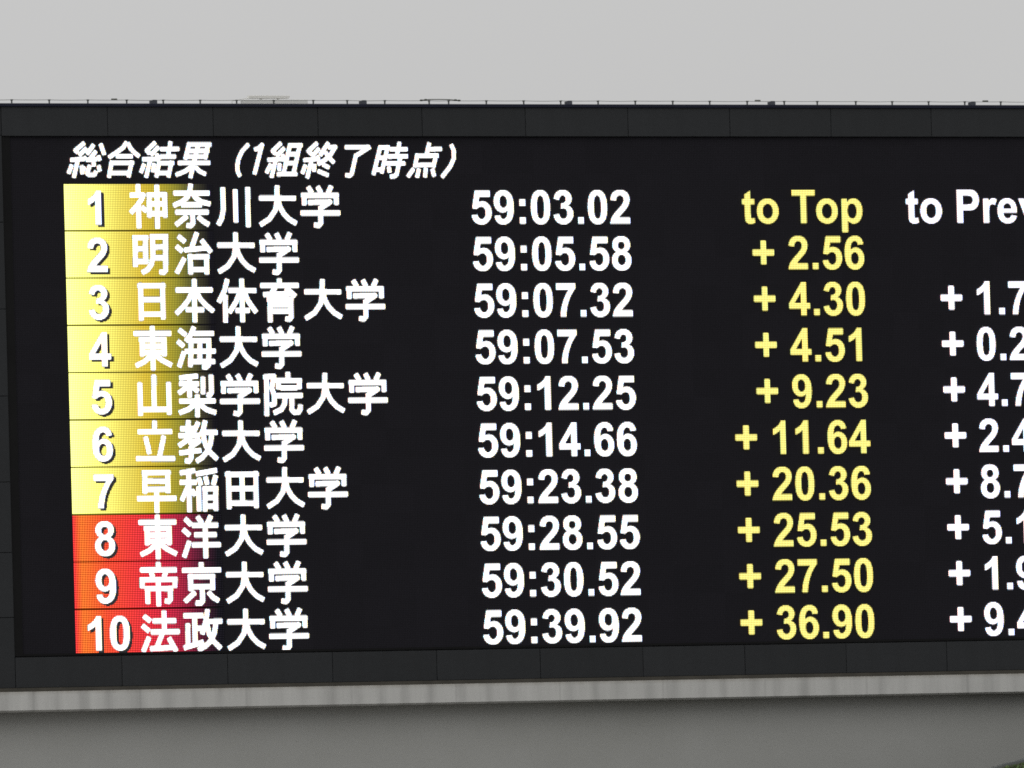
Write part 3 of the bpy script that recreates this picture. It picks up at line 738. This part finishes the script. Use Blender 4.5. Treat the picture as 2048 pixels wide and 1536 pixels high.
# picture content behind the ranks: colour along the row (LEDs from the left edge); end stops imitate daylight on the unlit face
YEL = [(0, (1.55, 1.58, 0.44)), (8, (1.42, 1.42, 0.34)), (20, (1.15, 1.06, 0.23)), (32, (0.88, 0.75, 0.130)), (46, (0.72, 0.525, 0.052)),
       (57, (0.50, 0.40, 0.036)), (66, (0.32, 0.285, 0.034)), (73, (0.150, 0.142, 0.033)), (80, (0.052, 0.049, 0.027)), (87, (0.0110, 0.0103, 0.0140)), (90, (0.009, 0.0086, 0.0112))]
RED = [(0, (1.0, 0.040, 0.056)), (2, (1.0, 0.095, 0.040)), (5, (1.0, 0.200, 0.032)), (12, (1.0, 0.145, 0.032)), (20, (0.97, 0.085, 0.038)), (34, (0.90, 0.052, 0.046)), (48, (0.74, 0.030, 0.054)),  # first red stops carry the pink edge glow as colour
       (58, (0.57, 0.025, 0.060)), (66, (0.37, 0.021, 0.054)), (73, (0.160, 0.017, 0.043)), (80, (0.050, 0.014, 0.028)), (87, (0.0110, 0.0100, 0.0145)), (90, (0.009, 0.0084, 0.0112))]


def rank_cell(stops, v_a, v_b, v_c, mat, k):
    verts, faces, cols = [], [], []
    us = sorted(set([s[0] for s in stops] + list(range(0, 90, 4))))
    P_, Q_ = [s[0] for s in stops], np.array([s[1] for s in stops])
    for uq in us:
        c = [np.interp(uq, P_, Q_[:, i]) * k for i in range(3)]
        verts += [(L(uq), Y_CELL, -L(v_b)), (L(uq), Y_CELL, -L(v_a))]
        cols += [c, c]
    for i in range(len(us) - 1):
        faces.append((2 * i, 2 * i + 2, 2 * i + 3, 2 * i + 1))
    # dim dividing line below the field, its tint is painted bloom of the field
    n0 = len(verts)
    for i, uq in enumerate(us):
        c = [cols[2 * i][0] * 0.085, cols[2 * i][1] * 0.075, cols[2 * i][2] * 0.03]
        verts += [(L(uq), Y_CELL, -L(v_c)), (L(uq), Y_CELL, -L(v_b))]
        cols += [c, c]
    for i in range(len(us) - 1):
        a = n0 + 2 * i
        if v_c > v_b and us[i + 1] <= 82: faces.append((a, a + 2, a + 3, a + 1))
    me = bpy.data.meshes.new('rank_cell')
    me.from_pydata(verts, [], faces)
    a = me.attributes.new('content', 'FLOAT_VECTOR', 'POINT')
    a.data.foreach_set('vector', [float(x) for c in cols for x in c])
    o = link_mesh('rank_cell', me, mat, screen)
    o['label'] = 'red rank field fading to black' if stops is RED else 'yellow rank field fading to black'
    return o


for r in range(10):
    v0 = r * ROW
    red = r >= 7
    rank_cell(RED if red else YEL, v0 + 0.4, min(v0 + ROW - 0.4, SCR_B), v0 + ROW + 0.4 if r < 9 else SCR_B,
              M['cell_red'] if red else M['cell_yellow'], 1.0)
    base = v0 + 23.15
    lim = SCR_B
    # rank figure with its dark drop shadow
    s = str(r + 1)
    ua = 19.5 - text_width(s) / 2 - (0.4 if len(s) == 1 else -0.1)
    t = text_bitmap(s, ua, base, lim)
    sh = text_bitmap(s, ua + 1.7, base + 1.3, lim)
    ql, qs = t.levels(), sh.levels()
    qs[qs > 0] = 3; qs[sh.levels() == 1] = 0
    led_mesh('rank_number', [(ql, t.u0, t.v0, Y_TEXT, 0), (qs, sh.u0, sh.v0, Y_SHADOW, 1)], [M['led_white'], M['led_off']], screen)
    # team name
    b = kanji_bitmap(NAMES[r], 38.0, v0, 26.1, 2.85, lim)
    led_mesh('team_name', [(b.levels(), b.u0, b.v0, Y_TEXT, 0)], [M['led_white']], screen)
    # running total
    b = text_bitmap(TIMES[r], 247.3, base, lim)
    led_mesh('finish_time', [(b.levels(), b.u0, b.v0, Y_TEXT, 0)], [M['led_white']], screen)
    # gaps
    for val, right, mat, head, hu, nm in ((TOPS[r], 494.9, M['led_yellow'], 'to Top', 417.3, 'gap_to_top'),
                                          (PREV[r], 613.0, M['led_white_cool'], 'to Prev', 521.2, 'gap_to_previous')):
        if r == 0:
            b = text_bitmap(head, hu, base, lim)
            led_mesh('column_heading', [(b.levels(), b.u0, b.v0, Y_TEXT, 0)], [mat], screen)
        elif val:
            us = right - text_width(val)
            b = Bitmap(us - 24, right + 2, base - 21, min(base + 7, lim))
            tb = text_bitmap(val, us, base, lim)
            b.hit[(tb.v0 - b.v0) * SS:(tb.v0 - b.v0 + tb.h) * SS, (tb.u0 - b.u0) * SS:(tb.u0 - b.u0 + tb.w) * SS] |= tb.hit[:b.h * SS]
            pc = us - 22.0 + 7.0 + (0.6 if right > 600 else 0)
            b.stroke([(pc - 6.8, base - 9.7), (pc + 6.8, base - 9.7)], 3.5)
            b.stroke([(pc, base - 16.5), (pc, base - 2.9)], 3.5)
            led_mesh(nm, [(b.levels(), b.u0, b.v0, Y_TEXT, 0)], [mat], screen)

# ------------------------------------------------------------------ lightning conductor on the coping
TZ = Z0 - L(TOP)
lc = empty('lightning_conductor', (L(280), 0.02, TZ))
tag(lc, 'thin lightning conductor wire on small posts along the top edge of the scoreboard', 'wire')
posts = [-98.0, -75.0, -52.4, -29.4, -6.8, 16.4, 39.9, 62.1, 84.5, 106.7, 129.3, 153.5, 174.4, 197.4, 224.9, 236.9, 260.2, 283.5, 306.5, 329.9, 353.1,
         376.6, 399.9, 423.5, 447.0, 467.9, 492.4, 515.6, 538.9, 562.0, 585.1, 608.3, 631.4, 654.6, 677.8, 700.0]
HOLD = 0.034


def sag(uq):
    for a, b in zip(posts, posts[1:]):
        if a <= uq <= b:
            t = (uq - a) / (b - a)
            return -0.0035 * 4 * t * (1 - t) * (0.4 + 0.6 * math.sin(a * 1.7) ** 2)
    return 0.0


bm = bmesh.new()
pts = []
for a, b in zip(posts, posts[1:]):
    for k in range(6):
        uq = a + (b - a) * k / 6
        pts.append((L(uq), 0.02, TZ + HOLD + sag(uq)))
pts.append((L(posts[-1]), 0.02, TZ + HOLD))
tube(bm, pts, 0.0026, 6)
in_root(bm_obj('wire', bm, M['wire']), lc)
bm = bmesh.new()
box(bm, -0.011, 0.011, -0.011, 0.011, -0.010, -0.002)
box(bm, -0.0055, 0.0055, -0.0055, 0.0055, -0.002, 0.027)
box(bm, -0.0100, 0.0100, -0.008, 0.008, 0.027, 0.038)
ph = bm_obj('wire_holder', bm, M['holder'], lc)
ph.location = (L(posts[0]) - lc.location.x, 0, 0)
for p in posts[1:]:
    c = ph.copy(); C.objects.link(c); c.parent = lc
    c.location = (L(p) - lc.location.x, 0, 0)
    c.rotation_euler = (0, random.uniform(-0.06, 0.06), 0)
# bypass loop with its two pairs of clamps
bm = bmesh.new()
tube(bm, [(L(q), 0.012, TZ + HOLD + dz) for q, dz in ((219.0, 0.002), (221.5, 0.006), (225.0, 0.010), (231, 0.0105), (237.0, 0.009), (240.5, 0.005), (243.0, 0.001))], 0.0042, 6)
in_root(bm_obj('bypass_cable', bm, M['splice']), lc)
for q, dz in ((219.9, 0.002), (222.6, 0.007), (241.0, 0.005), (243.2, 0.001)):
    bm = bmesh.new()
    tube(bm, [(L(q) - 0.014, 0.014, TZ + HOLD + dz), (L(q) - 0.010, 0.014, TZ + HOLD + dz), (L(q) + 0.010, 0.014, TZ + HOLD + dz), (L(q) + 0.014, 0.014, TZ + HOLD + dz)],
         [0.005, 0.0085, 0.0085, 0.005], 8)
    in_root(bm_obj('cable_clamp', bm, M['splice']), lc)
for q in (32.4, 430.2, 575.3):
    bm = bmesh.new()
    for k in range(4):
        box(bm, L(q) - 0.026 + k * 0.0135, L(q) - 0.015 + k * 0.0135, 0.012, 0.028, TZ + HOLD - 0.002, TZ + HOLD + 0.013)
    box(bm, L(q) - 0.028, L(q) + 0.028, 0.014, 0.026, TZ + HOLD + 0.001, TZ + HOLD + 0.007)
    in_root(bm_obj('wire_joint', bm, M['clip']), lc)

# ------------------------------------------------------------------ five small boxes standing on the coping
SPOT = ['small dark box on the coping above the white heading, leftmost of five',
        'small dark box on the coping between pale roof vent and cable loop',
        'small dark box on the coping above the column of finish times',
        'small dark box on the coping above the yellow plus signs',
        'small dark box on the coping above the right column, rightmost of five']
proto = None
for i, q in enumerate((55.4, 183.3, 310.6, 438.1, 565.9)):
    if proto is None:
        bm = bmesh.new()
        box(bm, -0.031, 0.031, -0.020, 0.020, -0.008, 0.026)
        prism(bm, [(-0.022, 0.0262), (0.029, 0.0262), (0.029, 0.034), (-0.010, 0.034)], 'y', -0.018, 0.018)
        proto = bm_obj('fixing_box', bm, M['jbox'], None, 0.0012)
        o = proto
    else:
        o = proto.copy(); C.objects.link(o)
    o.location = (L(q), -0.004, TZ)
    o.rotation_euler = (0, 0, random.uniform(-0.08, 0.08))
    tag(o, SPOT[i], 'box', 'small boxes along the scoreboard top')

# ------------------------------------------------------------------ pale roof vent behind the coping
rh = empty('roof_vent', (2.40, 0.80, TZ - 0.012))
tag(rh, 'pale grey metal roof vent with raised cap plate behind the coping', 'roof vent')
ZB = Z0 + 0.8150
bm = bmesh.new()
box(bm, 2.085, 2.716, 0.76, 0.84, TZ - 0.014, ZB)
in_root(bm_obj('vent_base', bm, M['hatch'], None, 0.003), rh)
bm = bmesh.new()
prism(bm, [(2.139, Z0 + 0.8262), (2.537, Z0 + 0.8262), (2.549, Z0 + 0.8520), (2.146, Z0 + 0.8520)], 'y', 0.775, 0.825)
in_root(bm_obj('vent_cap', bm, M['hatch_lid'], None, 0.002), rh)
for hx in (2.27, 2.44):
    bm = bmesh.new()
    box(bm, hx - 0.008, hx + 0.008, 0.79, 0.81, ZB, Z0 + 0.8262)
    in_root(bm_obj('cap_stay', bm, M['hatch']), rh)
bm = bmesh.new()
tube(bm, [(1.99, 0.80, TZ - 0.014), (1.985, 0.80, Z0 + 0.803), (2.14, 0.80, Z0 + 0.832)], 0.0035, 6)
in_root(bm_obj('stay_rod', bm, M['hatch']), rh)

# ------------------------------------------------------------------ grass bank rising in front of the wall, lower right
BY = -1.5
prof = [(4.0, -6.75), (6.6, -5.93), (8.0, -5.535), (8.335, -5.4347), (8.48, -5.3945), (8.60, -5.374), (8.656, -5.3610), (9.4, -5.12), (11.0, -4.9), (16.0, -4.86), (40.0, -4.86)]
bm = bmesh.new()
top = [(x, z + Z0 - 0.022) for x, z in prof]
rows = []
for y, dz in ((-0.15, -1.2), (BY + 0.09, -0.35), (BY + 0.09, -0.02), (BY, 0.0), (-4.0, -1.2), (-9.0, -4.0), (-15.0, -8.0)):
    rows.append([bm.verts.new((x, y, max(z + dz, -0.05))) for x, z in top])
for a, b in zip(rows, rows[1:]):
    for i in range(len(top) - 1):
        bm.faces.new((a[i], b[i], b[i + 1], a[i + 1]))
tag(bm_obj('grass_bank', bm, M['soil']), kind='structure')
# kerb along its upper edge
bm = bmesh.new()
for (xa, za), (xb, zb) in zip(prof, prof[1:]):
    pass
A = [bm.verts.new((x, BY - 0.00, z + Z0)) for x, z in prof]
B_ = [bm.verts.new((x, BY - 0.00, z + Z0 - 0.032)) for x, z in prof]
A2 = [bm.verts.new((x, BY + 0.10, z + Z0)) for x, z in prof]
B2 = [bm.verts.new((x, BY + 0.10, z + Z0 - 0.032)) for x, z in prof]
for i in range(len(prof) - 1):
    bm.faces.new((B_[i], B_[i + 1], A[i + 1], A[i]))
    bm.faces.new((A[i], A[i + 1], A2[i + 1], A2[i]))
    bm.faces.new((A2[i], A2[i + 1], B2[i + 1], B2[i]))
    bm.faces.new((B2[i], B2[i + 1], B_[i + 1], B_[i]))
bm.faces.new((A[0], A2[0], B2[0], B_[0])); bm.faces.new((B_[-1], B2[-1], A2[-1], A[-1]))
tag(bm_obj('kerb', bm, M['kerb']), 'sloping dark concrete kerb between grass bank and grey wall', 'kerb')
# tufts of grass and low leaves on the bank
rng = random.Random(3)
verts, faces, tone = [], [], []
px, pz = [p[0] for p in prof], [p[1] + Z0 - 0.022 for p in prof]
for k in range(9000):
    x = rng.uniform(7.6, 12.5); y = rng.uniform(-3.0, BY - 0.02)
    z = float(np.interp(x, px, pz)) + (BY - y) * (-1.2 / 2.5)
    clump = 0.5 + 0.5 * math.sin(x * 9.1 + 2 * math.sin(y * 6)) * math.sin(y * 8.3 + x * 3)
    h = rng.uniform(0.02, 0.075) * (0.6 + 0.7 * clump)
    if y > BY - 0.12: h *= 0.45
    w = rng.uniform(0.006, 0.016)
    a = rng.uniform(0, math.pi * 2); lean = rng.uniform(0.1, 0.8) * h
    dx, dy = math.cos(a), math.sin(a)
    b = len(verts)
    verts += [(x - dy * w, y + dx * w, z - 0.01), (x + dy * w, y - dx * w, z - 0.01),
              (x + dx * lean * 0.5 + dy * w, y + dy * lean * 0.5 - dx * w, z + h * 0.6), (x + dx * lean * 0.5 - dy * w, y + dy * lean * 0.5 + dx * w, z + h * 0.6),
              (x + dx * lean, y + dy * lean, z + h)]
    faces += [(b, b + 1, b + 2, b + 3), (b + 3, b + 2, b + 4)]
    t = min(1, max(0, rng.gauss(0.3 + 0.35 * clump, 0.2)))
    tone += [t, t]
me = bpy.data.meshes.new('grass')
me.from_pydata(verts, [], faces)
at = me.attributes.new('tone', 'FLOAT', 'FACE'); at.data.foreach_set('value', tone)
tag(link_mesh('grass', me, M['grass']), 'short green grass growing on the bank below the wall', 'grass', kind='stuff')
